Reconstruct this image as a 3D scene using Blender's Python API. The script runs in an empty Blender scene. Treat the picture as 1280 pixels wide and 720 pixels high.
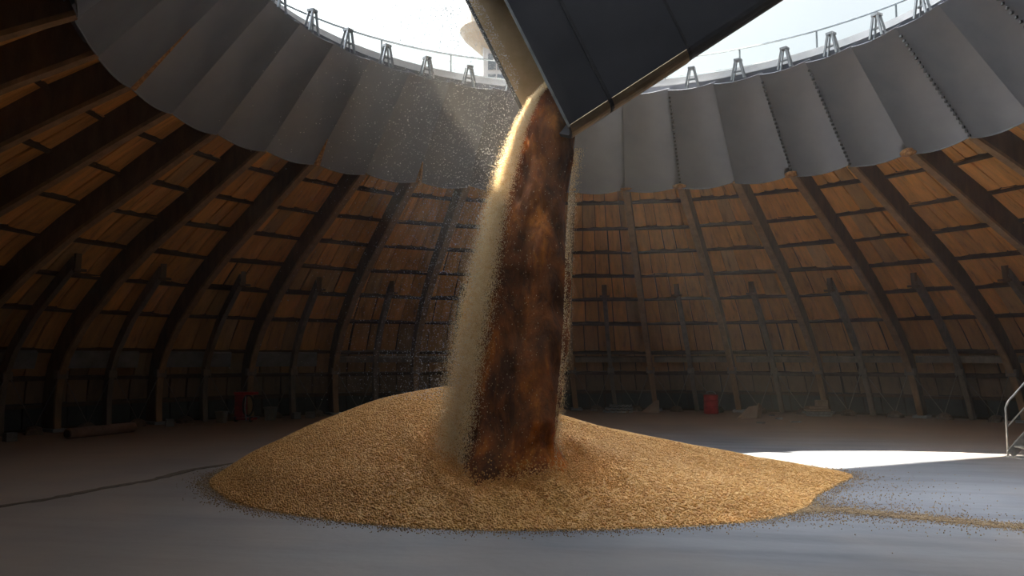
import bpy, bmesh, math, random
import numpy as np
from mathutils import Vector, Matrix
random.seed(7); rng = np.random.default_rng(7)
sc = bpy.context.scene
COL = sc.collection
PI = math.pi

# ---------------------------------------------------------------- camera
CAMP = Vector((0, -13.5, 1.856)); F = 1013.5; YAW = 0.1931; PITCH = 0.0868
cd = bpy.data.cameras.new('camera'); cam = bpy.data.objects.new('camera', cd); COL.objects.link(cam)
cam.location = CAMP; cam.rotation_euler = (PI/2 + PITCH, 0, YAW)
cd.sensor_width = 36; cd.lens = F/1280*36; cd.clip_start = .05; cd.clip_end = 500
sc.camera = cam
RM = cam.rotation_euler.to_matrix()
def at(px, py, d):                       # a point seen at a pixel, d metres in front of the camera
    return CAMP + RM @ Vector(((px-640)/F*d, -(py-360)/F*d, -d))
def onfloor(px, py, z=0.0):
    v = RM @ Vector(((px-640)/F, -(py-360)/F, -1)); t = (z-CAMP.z)/v.z
    p = CAMP + v*t; r_ = math.hypot(p.x, p.y)
    if r_ > 15.15: p.x *= 15.15/r_; p.y *= 15.15/r_      # keep wall-side things clear of the ribs
    return p

# ---------------------------------------------------------------- materials
def mat(name):
    m = bpy.data.materials.new(name); m.use_nodes = True
    return m, m.node_tree.nodes, m.node_tree.links, m.node_tree.nodes['Principled BSDF']
def N(nd, t, **k):
    n = nd.new(t)
    for a, b in k.items():
        if a in n.inputs: n.inputs[a].default_value = b
        else: setattr(n, a, b)
    return n
def ramp(nd, stops):
    r = nd.new('ShaderNodeValToRGB'); e = r.color_ramp.elements
    while len(e) < len(stops): e.new(.5)
    for x, (p, c) in zip(e, stops): x.position = p; x.color = (*c, 1)
    return r
def noisy(name, c1, c2, scale=4, rough=.8, metal=0, bump=.3, bscale=40, stretch=(1,1,1), coord='Object', detail=6):
    m, nd, lk, b = mat(name)
    tc = N(nd, 'ShaderNodeTexCoord'); mp = N(nd, 'ShaderNodeMapping'); mp.inputs['Scale'].default_value = stretch
    lk.new(tc.outputs[coord], mp.inputs['Vector'])
    n = N(nd, 'ShaderNodeTexNoise', Scale=scale, Detail=detail, Roughness=.6); lk.new(mp.outputs[0], n.inputs['Vector'])
    r = ramp(nd, [(.3, c1), (.7, c2)]); lk.new(n.outputs['Fac'], r.inputs[0]); lk.new(r.outputs[0], b.inputs['Base Color'])
    n2 = N(nd, 'ShaderNodeTexNoise', Scale=bscale, Detail=4); lk.new(mp.outputs[0], n2.inputs['Vector'])
    bp = N(nd, 'ShaderNodeBump', Strength=bump, Distance=.02); lk.new(n2.outputs['Fac'], bp.inputs['Height']); lk.new(bp.outputs[0], b.inputs['Normal'])
    b.inputs['Roughness'].default_value = rough; b.inputs['Metallic'].default_value = metal
    return m
M = {}
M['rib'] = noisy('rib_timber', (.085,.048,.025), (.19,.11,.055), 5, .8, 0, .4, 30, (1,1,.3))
M['lit_face'] = noisy('rib_lit_face', (.24,.14,.07), (.44,.27,.14), 6, .75, 0, .3, 30, (1,1,.3))  # lit inner edge of the ribs painted as a lighter timber
M['post'] = noisy('post_timber', (.13,.10,.08), (.27,.21,.16), 5, .8, 0, .4, 30, (1,1,.3))
M['purlin'] = noisy('purlin_timber', (.05,.032,.02), (.11,.07,.04), 6, .85)
M['pale_plank'] = noisy('pale_plank', (.15,.15,.145), (.26,.255,.245), 3, .7)
M['steel'] = noisy('dull_steel', (.25,.26,.27), (.42,.43,.44), 8, .45, .7, .1)
M['rod'] = noisy('rod_steel', (.17,.15,.13), (.28,.25,.22), 8, .5, .5, .1)
M['bracket'] = noisy('bracket_steel', (.20,.22,.24), (.32,.34,.36), 8, .5, .4, .1)
M['rail'] = noisy('rail_steel', (.09,.11,.12), (.15,.17,.18), 8, .5, .3, .1)
M['white_paint'] = noisy('white_paint', (.72,.73,.74), (.85,.85,.85), 3, .6)
M['cream_paint'] = noisy('cream_paint', (.72,.62,.48), (.82,.72,.6), 3, .6)
M['glass'] = noisy('window_glass', (.25,.32,.38), (.35,.42,.5), 2, .1, .3, 0)
M['red'] = noisy('red_paint', (.42,.012,.012), (.62,.03,.025), 6, .45, 0, .1)
M['red_dark'] = noisy('worn_red_paint', (.25,.012,.012), (.42,.02,.02), 9, .6, 0, .1)
M['rubber'] = noisy('black_rubber', (.02,.02,.02), (.04,.04,.04), 6, .8)
M['card'] = noisy('cardboard', (.28,.20,.14), (.42,.31,.22), 5, .9)
M['tin'] = noisy('grey_tin', (.16,.18,.18), (.30,.32,.31), 4, .5, .3)
M['block'] = noisy('concrete_block', (.16,.16,.15), (.30,.30,.28), 8, .95, 0, .6, 60)
M['log'] = noisy('rolled_canvas', (.20,.12,.085), (.32,.20,.15), 5, .85, 0, .4, 25, (.3,1,1))
M['log_end'] = noisy('rolled_canvas_end', (.03,.018,.014), (.07,.04,.03), 20, .9)
M['stair'] = noisy('galvanised_steel', (.35,.34,.31), (.6,.58,.53), 9, .4, .5, .15)
M['black_line'] = noisy('dark_seam', (.012,.013,.015), (.03,.03,.032), 9, .6, .3)
M['rivet'] = noisy('rivet_steel', (.02,.02,.022), (.06,.06,.065), 9, .5, .6)
M['dust'] = noisy('brown_dust', (.09,.065,.045), (.16,.12,.085), 7, .95, 0, .5, 50)
M['rubble'] = noisy('rubble', (.10,.075,.055), (.24,.18,.13), 14, .95, 0, .8, 40)

# boards: tone of each board comes from a colour attribute, darker towards the floor
m, nd, lk, b = mat('wall_boards'); M['boards'] = m
at_ = N(nd, 'ShaderNodeVertexColor'); at_.layer_name = 'tone'
uv = N(nd, 'ShaderNodeUVMap'); uv.uv_map = 'UVMap'
mp = N(nd, 'ShaderNodeMapping'); mp.inputs['Scale'].default_value = (9, 1.2, 1); lk.new(uv.outputs[0], mp.inputs[0])
n = N(nd, 'ShaderNodeTexNoise', Scale=1.6, Detail=7, Roughness=.65); lk.new(mp.outputs[0], n.inputs['Vector'])
r = ramp(nd, [(.25, (.35,.32,.30)), (.42, (.82,.80,.78)), (.75, (1.15,1.12,1.05))]); lk.new(n.outputs['Fac'], r.inputs[0])
mx = N(nd, 'ShaderNodeMix', data_type='RGBA', blend_type='MULTIPLY'); mx.inputs[0].default_value = 1
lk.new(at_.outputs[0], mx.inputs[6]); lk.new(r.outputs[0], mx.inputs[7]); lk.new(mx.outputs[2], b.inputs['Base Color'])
bp = N(nd, 'ShaderNodeBump', Strength=.5, Distance=.03); lk.new(n.outputs['Fac'], bp.inputs['Height']); lk.new(bp.outputs[0], b.inputs['Normal'])
b.inputs['Roughness'].default_value = .8
M['shell'] = noisy('shell_boards', (.03,.02,.012), (.06,.04,.025), 3, .9)

# sheet metal of the ring
m, nd, lk, b = mat('sheet_steel'); M['sheet'] = m
tc = N(nd, 'ShaderNodeTexCoord')
n = N(nd, 'ShaderNodeTexNoise', Scale=.5, Detail=5, Roughness=.6); lk.new(tc.outputs['Object'], n.inputs['Vector'])
r = ramp(nd, [(.35, (.19,.205,.245)), (.65, (.27,.285,.32))]); lk.new(n.outputs['Fac'], r.inputs[0]); lk.new(r.outputs[0], b.inputs['Base Color'])
n2 = N(nd, 'ShaderNodeTexNoise', Scale=14, Detail=3)
mp = N(nd, 'ShaderNodeMapping'); mp.inputs['Scale'].default_value = (1,1,.25); lk.new(tc.outputs['Object'], mp.inputs[0]); lk.new(mp.outputs[0], n2.inputs['Vector'])
bp = N(nd, 'ShaderNodeBump', Strength=.10, Distance=.02); lk.new(n2.outputs['Fac'], bp.inputs['Height']); lk.new(bp.outputs[0], b.inputs['Normal'])
b.inputs['Metallic'].default_value = .45; b.inputs['Roughness'].default_value = .48

m, nd, lk, b = mat('chute_steel'); M['chute'] = m
tc = N(nd, 'ShaderNodeTexCoord'); n = N(nd, 'ShaderNodeTexNoise', Scale=1.2, Detail=5); lk.new(tc.outputs['Object'], n.inputs['Vector'])
r = ramp(nd, [(.3, (.026,.028,.034)), (.7, (.045,.047,.054))]); lk.new(n.outputs['Fac'], r.inputs[0]); lk.new(r.outputs[0], b.inputs['Base Color'])
b.inputs['Metallic'].default_value = .25; b.inputs['Roughness'].default_value = .45
M['chute_in'] = noisy('chute_inner_glow', (.52,.36,.17), (.68,.50,.27), 3, .4, .7, .15)  # gold tint stands in for glow off the lit stream

# floor: worn concrete, brown dust gathering towards the wall
m, nd, lk, b = mat('concrete_floor'); M['floor'] = m
tc = N(nd, 'ShaderNodeTexCoord')
n = N(nd, 'ShaderNodeTexNoise', Scale=.35, Detail=8, Roughness=.6); lk.new(tc.outputs['Object'], n.inputs['Vector'])
r = ramp(nd, [(.3, (.155,.16,.175)), (.7, (.235,.24,.255))]); lk.new(n.outputs['Fac'], r.inputs[0])
mpf = N(nd, 'ShaderNodeMapping'); mpf.inputs['Rotation'].default_value = (0,0,.25); mpf.inputs['Scale'].default_value = (.18,1.6,1)
lk.new(tc.outputs['Object'], mpf.inputs[0])
n3 = N(nd, 'ShaderNodeTexNoise', Scale=1.1, Detail=6, Roughness=.55); lk.new(mpf.outputs[0], n3.inputs['Vector'])
r3 = ramp(nd, [(.35, (.66,.66,.68)), (.55, (1,1,1))]); lk.new(n3.outputs['Fac'], r3.inputs[0])
mxs = N(nd, 'ShaderNodeMix', data_type='RGBA', blend_type='MULTIPLY'); mxs.inputs[0].default_value = .8
lk.new(r.outputs[0], mxs.inputs[6]); lk.new(r3.outputs[0], mxs.inputs[7])
ln = N(nd, 'ShaderNodeVectorMath', operation='LENGTH'); lk.new(tc.outputs['Object'], ln.inputs[0])
nw = N(nd, 'ShaderNodeTexNoise', Scale=.6, Detail=5); lk.new(tc.outputs['Object'], nw.inputs['Vector'])
ad = N(nd, 'ShaderNodeMath', operation='MULTIPLY_ADD'); ad.inputs[1].default_value = 5; lk.new(nw.outputs['Fac'], ad.inputs[0]); lk.new(ln.outputs['Value'], ad.inputs[2])
mr = N(nd, 'ShaderNodeMapRange'); mr.inputs['From Min'].default_value = 7.5; mr.inputs['From Max'].default_value = 14.0; lk.new(ad.outputs[0], mr.inputs['Value'])
mxd = N(nd, 'ShaderNodeMix', data_type='RGBA'); mxd.inputs[7].default_value = (.42,.31,.225,1)
lk.new(mr.outputs[0], mxd.inputs[0]); lk.new(mxs.outputs[2], mxd.inputs[6]); lk.new(mxd.outputs[2], b.inputs['Base Color'])
n4 = N(nd, 'ShaderNodeTexNoise', Scale=9, Detail=8); lk.new(tc.outputs['Object'], n4.inputs['Vector'])
bp = N(nd, 'ShaderNodeBump', Strength=.25, Distance=.02); lk.new(n4.outputs['Fac'], bp.inputs['Height']); lk.new(bp.outputs[0], b.inputs['Normal'])
b.inputs['Roughness'].default_value = .62

# grain
def grain_mat(name, c1, c2, c3, bump, scale=38, trans=0.0):
    m, nd, lk, b = mat(name)
    tc = N(nd, 'ShaderNodeTexCoord')
    v = N(nd, 'ShaderNodeTexVoronoi', Scale=scale); lk.new(tc.outputs['Object'], v.inputs['Vector'])
    s = N(nd, 'ShaderNodeSeparateColor'); lk.new(v.outputs['Color'], s.inputs[0])
    r = ramp(nd, [(0, c1), (.5, c2), (1, c3)]); lk.new(s.outputs[0], r.inputs[0]); lk.new(r.outputs[0], b.inputs['Base Color'])
    inv = N(nd, 'ShaderNodeMath', operation='MULTIPLY'); inv.inputs[1].default_value = -1; lk.new(v.outputs['Distance'], inv.inputs[0])
    bp = N(nd, 'ShaderNodeBump', Strength=bump, Distance=.02); lk.new(inv.outputs[0], bp.inputs['Height']); lk.new(bp.outputs[0], b.inputs['Normal'])
    b.inputs['Roughness'].default_value = .55
    return m
M['grain'] = grain_mat('grain_bed', (.48,.215,.05), (.66,.345,.09), (.78,.47,.15), .9)
M['kernel'] = grain_mat('grain_kernels', (.54,.255,.06), (.74,.40,.11), (.85,.55,.21), 0, 20)
M['lip'] = noisy('lip_glow_paint', (.16,.115,.07), (.27,.20,.12), 3, .42, .7, .1)  # golden light on the chute's lower lip put into the colour
M['veil'] = grain_mat('veil_kernels', (.74,.50,.20), (.88,.68,.36), (.95,.82,.58), 0, 20)  # creamier than the other kernels: sunlit edge of the stream painted in
M['spill'] = grain_mat('spilled_kernels', (.20,.12,.055), (.33,.21,.095), (.46,.31,.15), 0, 20)
M['clump'] = grain_mat('grain_clump', (.22,.09,.03), (.38,.17,.055), (.5,.26,.1), .8, 24)
m, nd, lk, b = mat('falling_grain'); M['stream'] = m
tc = N(nd, 'ShaderNodeTexCoord'); mp = N(nd, 'ShaderNodeMapping'); mp.inputs['Scale'].default_value = (1,1,.42); lk.new(tc.outputs['Object'], mp.inputs[0])
n = N(nd, 'ShaderNodeTexNoise', Scale=2.3, Detail=12, Roughness=.68, Distortion=.25); lk.new(mp.outputs[0], n.inputs['Vector'])
r = ramp(nd, [(.40, (.085,.026,.005)), (.54, (.25,.075,.010)), (.66, (.62,.20,.018)), (.80, (.75,.36,.07))]); lk.new(n.outputs['Fac'], r.inputs[0]); lk.new(r.outputs[0], b.inputs['Base Color'])  # shaded brown and glowing orange patches painted into the grain colour
bp = N(nd, 'ShaderNodeBump', Strength=1, Distance=.12); lk.new(n.outputs['Fac'], bp.inputs['Height']); lk.new(bp.outputs[0], b.inputs['Normal'])
b.inputs['Roughness'].default_value = .9
b.inputs['Subsurface Weight'].default_value = .35; b.inputs['Subsurface Scale'].default_value = .25
b.inputs['Subsurface Radius'].default_value = (1,.35,.08)

# ---------------------------------------------------------------- mesh helpers
class MB:
    def __init__(s): s.v = []; s.f = []
    def hexa(s, p):                       # 8 points: bottom loop 0-3, top loop 4-7
        n = len(s.v); s.v += [tuple(q) for q in p]
        s.f += [tuple(n+i for i in f) for f in ((3,2,1,0),(4,5,6,7),(0,1,5,4),(1,2,6,5),(2,3,7,6),(3,0,4,7))]
    def box(s, c, size, rot=None):
        c = Vector(c); hx, hy, hz = (a/2 for a in size)
        P = [Vector((x*hx, y*hy, z*hz)) for z in (-1,1) for x, y in ((-1,-1),(1,-1),(1,1),(-1,1))]
        if rot is not None: P = [rot @ q for q in P]
        s.hexa([c+q for q in P])
    def sweep(s, rings, cap=True):        # list of equal-length loops
        n = len(s.v); k = len(rings[0])
        for r_ in rings: s.v += [tuple(q) for q in r_]
        for i in range(len(rings)-1):
            for j in range(k):
                a, b_ = n+i*k+j, n+i*k+(j+1) % k
                s.f.append((a, b_, b_+k, a+k))
        if cap: s.f.append(tuple(n+j for j in reversed(range(k)))); s.f.append(tuple(n+(len(rings)-1)*k+j for j in range(k)))
    def tube(s, pts, r, k=8):
        pts = [Vector(p) for p in pts]; rings = []
        for i, p in enumerate(pts):
            t = (pts[min(i+1, len(pts)-1)]-pts[max(i-1, 0)]).normalized()
            u = t.cross(Vector((0,0,1))); u = (Vector((1,0,0)) if u.length < 1e-3 else u).normalized(); w = t.cross(u)
            rr = r[i] if isinstance(r, (list, tuple)) else r
            rings.append([p+(u*math.cos(a)+w*math.sin(a))*rr for a in (2*PI*j/k for j in range(k))])
        s.sweep(rings)
    def bar(s, a, b_, w, h, up=Vector((0,0,1))):
        a, b_ = Vector(a), Vector(b_); t = (b_-a).normalized(); u = t.cross(up)
        u = (Vector((1,0,0)) if u.length < 1e-3 else u).normalized(); q = u.cross(t)
        c = [(-w/2,-h/2),(w/2,-h/2),(w/2,h/2),(-w/2,h/2)]
        s.hexa([a+u*x+q*y for x, y in c]+[b_+u*x+q*y for x, y in c])
    def build(s, name, m, parent=None, smooth=False, bevel=0, origin=None):
        me = bpy.data.meshes.new(name)
        o_ = Vector(origin) if origin is not None else Vector((0,0,0))
        if parent is not None and origin is None: o_ = Vector(parent.location)
        me.from_pydata([tuple(Vector(v)-o_) for v in s.v], [], s.f)
        bm = bmesh.new(); bm.from_mesh(me); bmesh.ops.recalc_face_normals(bm, faces=bm.faces); bm.to_mesh(me); bm.free()
        me.materials.append(m)
        if smooth: me.polygons.foreach_set('use_smooth', [True]*len(me.polygons))
        o = bpy.data.objects.new(name, me); COL.objects.link(o)
        if parent is not None: o.parent = parent
        if origin is not None: o.location = o_
        if bevel:
            md = o.modifiers.new('bevel', 'BEVEL'); md.width = bevel; md.segments = 2; md.limit_method = 'ANGLE'
        return o
def tag(o, label=None, cat=None, group=None, kind=None):
    if label: o['label'] = label
    if cat: o['category'] = cat
    if group: o['group'] = group
    if kind: o['kind'] = kind
    return o
def thing(name, label, cat, loc, group=None):
    o = bpy.data.objects.new(name, None); COL.objects.link(o); o.location = loc; o.empty_display_size = .2
    return tag(o, label, cat, group)
ORD = ['', 'first', 'second', 'third', 'fourth', 'fifth', 'sixth', 'seventh', 'eighth', 'ninth', 'tenth', 'eleventh', 'twelfth', 'thirteenth', 'fourteenth', 'fifteenth']
def side_word(k):                          # k: signed count from the falling grain
    return f'{ORD[abs(k)]} to the {"right" if k > 0 else "left"} of the falling grain'

# ---------------------------------------------------------------- the dome's shape
STEP, TH0 = 0.17674573, -0.21082773
OFF = Vector((-.837, -.052, 0))
PROF = [(16.05,0),(15.95,.7),(15.75,1.35),(15.35,1.95),(14.5,2.75),(13.2,3.66),(11.8,4.48),(10.4,5.17),(9.2,5.78),(8.08,6.33)]
def prof(t):                               # t in 0..1 by arclength
    seg = [math.dist(PROF[i], PROF[i+1]) for i in range(len(PROF)-1)]; L = sum(seg); d = max(0, min(1, t))*L
    for i, s_ in enumerate(seg):
        if d <= s_+1e-9:
            u = d/s_
            tn = Vector((PROF[i+1][0]-PROF[i][0], PROF[i+1][1]-PROF[i][1])).normalized()
            # smooth tangent
            j = min(i+1, len(seg)-1) if u > .5 else max(i-1, 0)
            t2 = Vector((PROF[j+1][0]-PROF[j][0], PROF[j+1][1]-PROF[j][1])).normalized()
            tn = tn.lerp(t2, abs(u-.5)).normalized()
            return (PROF[i][0]*(1-u)+PROF[i+1][0]*u, PROF[i][1]*(1-u)+PROF[i+1][1]*u, tn)
        d -= s_
    return (*PROF[-1], Vector((-1,.5)).normalized())
def t_of_z(z):
    lo, hi = 0, 1
    for _ in range(30):
        mid = (lo+hi)/2
        if prof(mid)[1] < z: lo = mid
        else: hi = mid
    return lo
KB = 17.775                                 # half turn
def S(k, t, out=0.0, side=0.0):             # point on rib k at arclength t, pushed outwards and sideways
    r_, z, tn = prof(t); nrm = Vector((tn[1], -tn[0]))          # outward/down normal
    if nrm[0] < 0: nrm = -nrm
    # outward means away from the axis and up
    ou = Vector((abs(tn[1]), abs(tn[0])))
    rr, zz = r_+ou[0]*out, z+ou[1]*out
    th = TH0+k*STEP
    p = Vector((math.sin(th)*rr, math.cos(th)*rr, zz))+OFF*(z/6.33)
    if side: p += Vector((math.cos(th), -math.sin(th), 0))*side
    return p

# ---------------------------------------------------------------- floor
mb = MB(); n = 96
mb.v = [(0,0,0)]+[(17.2*math.cos(2*PI*i/n), 17.2*math.sin(2*PI*i/n), 0) for i in range(n)]
mb.f = [(0, i+1, (i+1) % n+1) for i in range(n)]
nb = len(mb.v); mb.v += [(x, y, -.3) for x, y, z in mb.v[1:]]
mb.f += [(1+i, nb+i, nb+(i+1) % n, 1+(i+1) % n) for i in range(n)]+[tuple(nb+i for i in range(n))]
tag(mb.build('floor', M['floor']), kind='structure')

# ---------------------------------------------------------------- walls: shell + boards, purlins
DEP = .6                                    # rib depth between its face and the boards
LEV = [0, t_of_z(.55)]+[t_of_z(z) for z in (1.25,)]
LEV = [0.0]+[t_of_z(z) for z in (.55, 1.15, 1.75)]
t0, t1 = LEV[-1], 1.0
LEV += [t0+(t1-t0)*i/7 for i in range(1, 8)]
def wall(name, ka, kb, detail=True):
    mb = MB(); nu = int(round((kb-ka)*4)); nv = 24
    for i in range(nu+1):
        for j in range(nv+1):
            t = j/nv; q_ = S(ka+(kb-ka)*i/nu, t, DEP+.06); q_.z -= .35*(j == 0); mb.v.append(tuple(q_))
    base = len(mb.v)
    for i in range(nu+1):
        for j in range(nv+1):
            t = j/nv; q_ = S(ka+(kb-ka)*i/nu, t, DEP+.16); q_.z -= .35*(j == 0); mb.v.append(tuple(q_))
    for i in range(nu):
        for j in range(nv):
            a = i*(nv+1)+j; mb.f.append((a, a+1, a+nv+2, a+nv+1)); mb.f.append((base+a, base+a+nv+1, base+a+nv+2, base+a+1))
    shell_f = len(mb.f)
    tones = [(0.05,.035,.02)]*shell_f; uvs = [[(0,0)]*4 for _ in range(shell_f)]
    rs = random.Random(hash(name) % 1000+5)
    rs = random.Random({'wall_left':3,'wall_back':5,'wall_right':9}.get(name, 1))
    if detail:
        k = ka
        while k < kb-.01:
            for li in range(len(LEV)-1):
                ta, tb = LEV[li], LEV[li+1]
                nbd = 5; e = sorted([0, 1]+[(q+rs.uniform(-.13,.13))/nbd for q in range(1, nbd)])
                for q in range(nbd):
                    g = .012 if rs.random() > .12 else .03
                    ua, ub = k+e[q]+g*.5, k+e[q+1]-g*.5
                    o1 = DEP-rs.uniform(0,.05); o2 = DEP-rs.uniform(.0,.07)
                    sag = rs.uniform(0,.035)
                    n0 = len(mb.v); tm = (ta+tb)/2; um = (ua+ub)/2
                    ov = .006
                    us = (ua, um, ub); ts = (ta, tm, tb+ov)
                    for tt_ in ts:
                        for x, uu in enumerate(us):
                            o_ = o1+(o2-o1)*(tt_-ta)/(tb-ta)
                            if x == 1: o_ -= sag
                            mb.v.append(tuple(S(uu, tt_, o_)))
                    for uu, tt_ in ((ua,ta),(ub,ta),(ub,tb),(ua,tb)): mb.v.append(tuple(S(uu, tt_, DEP+.05)))
                    for y in range(2):
                        for x in range(2):
                            a = n0+y*3+x; mb.f.append((a, a+1, a+4, a+3))
                    c = n0+9
                    mb.f += [(n0, c, c+1, n0+2, n0+1), (n0+6, n0+7, n0+8, c+2, c+3), (n0, n0+3, n0+6, c+3, c), (n0+2, c+1, c+2, n0+8, n0+5)]
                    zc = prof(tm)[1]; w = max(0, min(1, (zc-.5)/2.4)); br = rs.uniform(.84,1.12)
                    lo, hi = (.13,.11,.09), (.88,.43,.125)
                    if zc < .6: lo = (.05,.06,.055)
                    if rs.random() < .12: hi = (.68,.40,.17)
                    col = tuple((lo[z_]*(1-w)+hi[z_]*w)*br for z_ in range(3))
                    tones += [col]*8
                    ru = rs.random()*7
                    for f in mb.f[-8:]:
                        uvs.append([(ru+k+(i_-n0) % 3*.1, ta*9+((i_-n0)//3)*.35) for i_ in f])
            k += 1
    me = bpy.data.meshes.new(name); me.from_pydata(mb.v, [], mb.f)
    me.materials.append(M['boards'])
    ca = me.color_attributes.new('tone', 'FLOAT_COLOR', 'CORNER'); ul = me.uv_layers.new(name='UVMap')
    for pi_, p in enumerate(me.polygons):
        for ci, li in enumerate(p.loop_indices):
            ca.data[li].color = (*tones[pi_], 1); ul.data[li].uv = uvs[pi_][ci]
    o = bpy.data.objects.new(name, me); COL.objects.link(o); tag(o, kind='structure')
    if detail:
        k = ka
        while k < kb-.01:
            for li in range(1, len(LEV)-1):
                t = LEV[li]; pm = MB(); wz = rs.uniform(.035,.05)
                dt = .0035*rs.uniform(.8,1.4); sg = rs.uniform(-.002,.002)
                a_, b_ = k+.03, k+.97
                pm.hexa([S(a_, t-dt+sg, DEP-.10), S(b_, t-dt-sg, DEP-.10), S(b_, t-dt-sg, DEP+.03), S(a_, t-dt+sg, DEP+.03),
                         S(a_, t+dt+sg, DEP-.10), S(b_, t+dt-sg, DEP-.10), S(b_, t+dt-sg, DEP+.03), S(a_, t+dt+sg, DEP+.03)])
                pm.build('purlin', M['purlin'], o)
            # knee plank, wide and pale
            if -13 <= k <= 9:
                pm = MB(); t = t_of_z(1.62); d2 = .018 if k < -3 else .006
                a_, b_ = k+.06, k+(.8 if k < -3 else .97)
                pm.hexa([S(a_, t-d2, DEP-.3), S(b_, t-d2, DEP-.3), S(b_, t-d2, DEP-.2), S(a_, t-d2, DEP-.2),
                         S(a_, t+d2, DEP-.22), S(b_, t+d2, DEP-.22), S(b_, t+d2, DEP-.12), S(a_, t+d2, DEP-.12)])
                q = pm.build('knee_plank', M['pale_plank'] if k < -3 else M['post'], o)
                if k < -3: q['label'] = 'pale grey knee plank'
            k += 1
    return o
wall('wall_left', -14, -4); wall('wall_back', -4, 3); wall('wall_right', 3, 11)
wall('wall_front', 11, 2*KB-14, False)

# ---------------------------------------------------------------- ribs and short posts
def rib_mesh(k, t_end, w, o0, o1, start=0.0, n=26):
    mb = MB(); rings = []
    for i in range(n+1):
        t = start+(t_end-start)*i/n
        rings.append([S(k, t, o0, -w/2), S(k, t, o0, w/2), S(k, t, o1, w/2), S(k, t, o1, -w/2)])
    for r_ in rings:
        for p in r_: p.z = max(p.z, 0.0)
    mb.sweep(rings); return mb
RIBS = list(range(-13, 11))
def rib_word(k):
    n_ = k+1 if k >= 0 else k+1
    return n_
T15 = t_of_z(1.42)
def braces(root, k, mrod):
    for s_ in (-1, 1):
        pm = MB(); a = S(k, T15, -.02, s_*.05); th = TH0+(k+s_*.25)*STEP
        b_ = Vector((math.sin(th)*15.9, math.cos(th)*15.9, .16))
        pm.tube([a, b_], .011, 6); pm.build('brace_rod', mrod, root)
for k in RIBS:
    if k == -1: lab = 'tall curved timber rib directly behind the falling grain'
    elif k >= 0: lab = f'tall curved timber rib, {side_word(k+1)}'
    else: lab = f'tall curved timber rib, {side_word(k+1)}'
    p0 = S(k, 0, .2); p0.z = 0
    root = thing('timber_rib', lab, 'timber rib', p0, 'tall curved timber ribs of the round wall')
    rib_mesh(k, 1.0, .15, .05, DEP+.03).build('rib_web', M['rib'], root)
    rib_mesh(k, 1.0, .17, -.02, .05).build('rib_face', M['lit_face'], root)
    pm = MB(); c = S(k, T15, .05); th = TH0+k*STEP
    pm.box(c, (.3,.2,.22), Matrix.Rotation(-th, 3, 'Z')); pm.build('joint_plate', M['post'], root, bevel=.02)
    pm = MB(); c = S(k, 0, .2); c.z = .04; pm.box(c, (.42,.7,.08), Matrix.Rotation(-th, 3, 'Z')); pm.build('foot_plate', M['steel'], root, bevel=.01)
    braces(root, k, M['rod'])
TP = t_of_z(3.8)
for k in range(-12, 10):
    kk = k+.5
    lab = 'short half-height timber post hidden behind the falling grain' if k == -1 else f'short half-height timber post, {side_word(k+1)}'
    p0 = S(kk, 0, .2); p0.z = 0
    root = thing('short_post', lab, 'timber post', p0, 'short half-height timber posts of the round wall')
    mb = MB(); rings = []; n = 18
    tk = t_of_z(1.5)
    for i in range(n+1):
        t = TP*i/n; o0 = .02 if t < tk else .02+.20*((t-tk)/(TP-tk))
        rings.append([S(kk, t, o0, -.07), S(kk, t, o0, .07), S(kk, t, o0+.24, .07), S(kk, t, o0+.24, -.07)])
        for p in rings[-1]: p.z = max(p.z, 0)
    mb.sweep(rings); mb.build('post_shaft', M['post'], root)
    pm = MB(); a = S(kk, TP, .10); th = TH0+kk*STEP
    pm.bar(S(kk, TP-.012, .1), S(kk, TP+.012, .46), .13, .10); pm.bar(S(kk, TP-.002, .10, -.16), S(kk, TP-.002, .10, .16), .07, .06)
    pm.build('post_cap', M['rib'], root)
    pm = MB(); c = S(kk, T15, .05); pm.box(c, (.24,.16,.2), Matrix.Rotation(-th, 3, 'Z')); pm.build('joint_plate', M['post'], root, bevel=.02)
    braces(root, kk, M['rod'])
# footing blocks where the brace rods come down, between rib and post
for i, k2 in enumerate(range(-15, 11)):
    if -7 < k2 < 0: continue
    k = k2/2+.25; th = TH0+k*STEP; px = Vector((math.sin(th)*15.9, math.cos(th)*15.9, 0))
    n_ = k2//2+1 if k2 >= 0 else k2//2+1
    mb = MB(); rr = random.Random(i); rings = []
    for z, s_ in ((0,1), (.09,.9), (.16,.62), (.2,.3)):
        rings.append([px+Vector((math.cos(a)*.24*s_*rr.uniform(.8,1.2), math.sin(a)*.24*s_*rr.uniform(.8,1.2), z)) for a in (2*PI*j/9 for j in range(9))])
    mb.sweep(rings)
    sd, num = ('right of the falling grain', k2+1) if k2 >= 0 else ('left of the grain mound', -6-k2)
    words = ['', 'first', 'second', 'third', 'fourth', 'fifth', 'sixth', 'seventh', 'eighth', 'ninth', 'tenth', 'eleventh', 'twelfth', 'thirteenth', 'fourteenth', 'fifteenth', 'sixteenth', 'seventeenth', 'eighteenth', 'nineteenth', 'twentieth', 'twenty-first', 'twenty-second', 'twenty-third', 'twenty-fourth', 'twenty-fifth']
    o = mb.build('rubble_footing', M['rubble'], origin=px)
    tag(o, f'low rubble footing under brace rods, {words[num]} to the {sd}', 'footing', 'rubble footings along the wall base')

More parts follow.
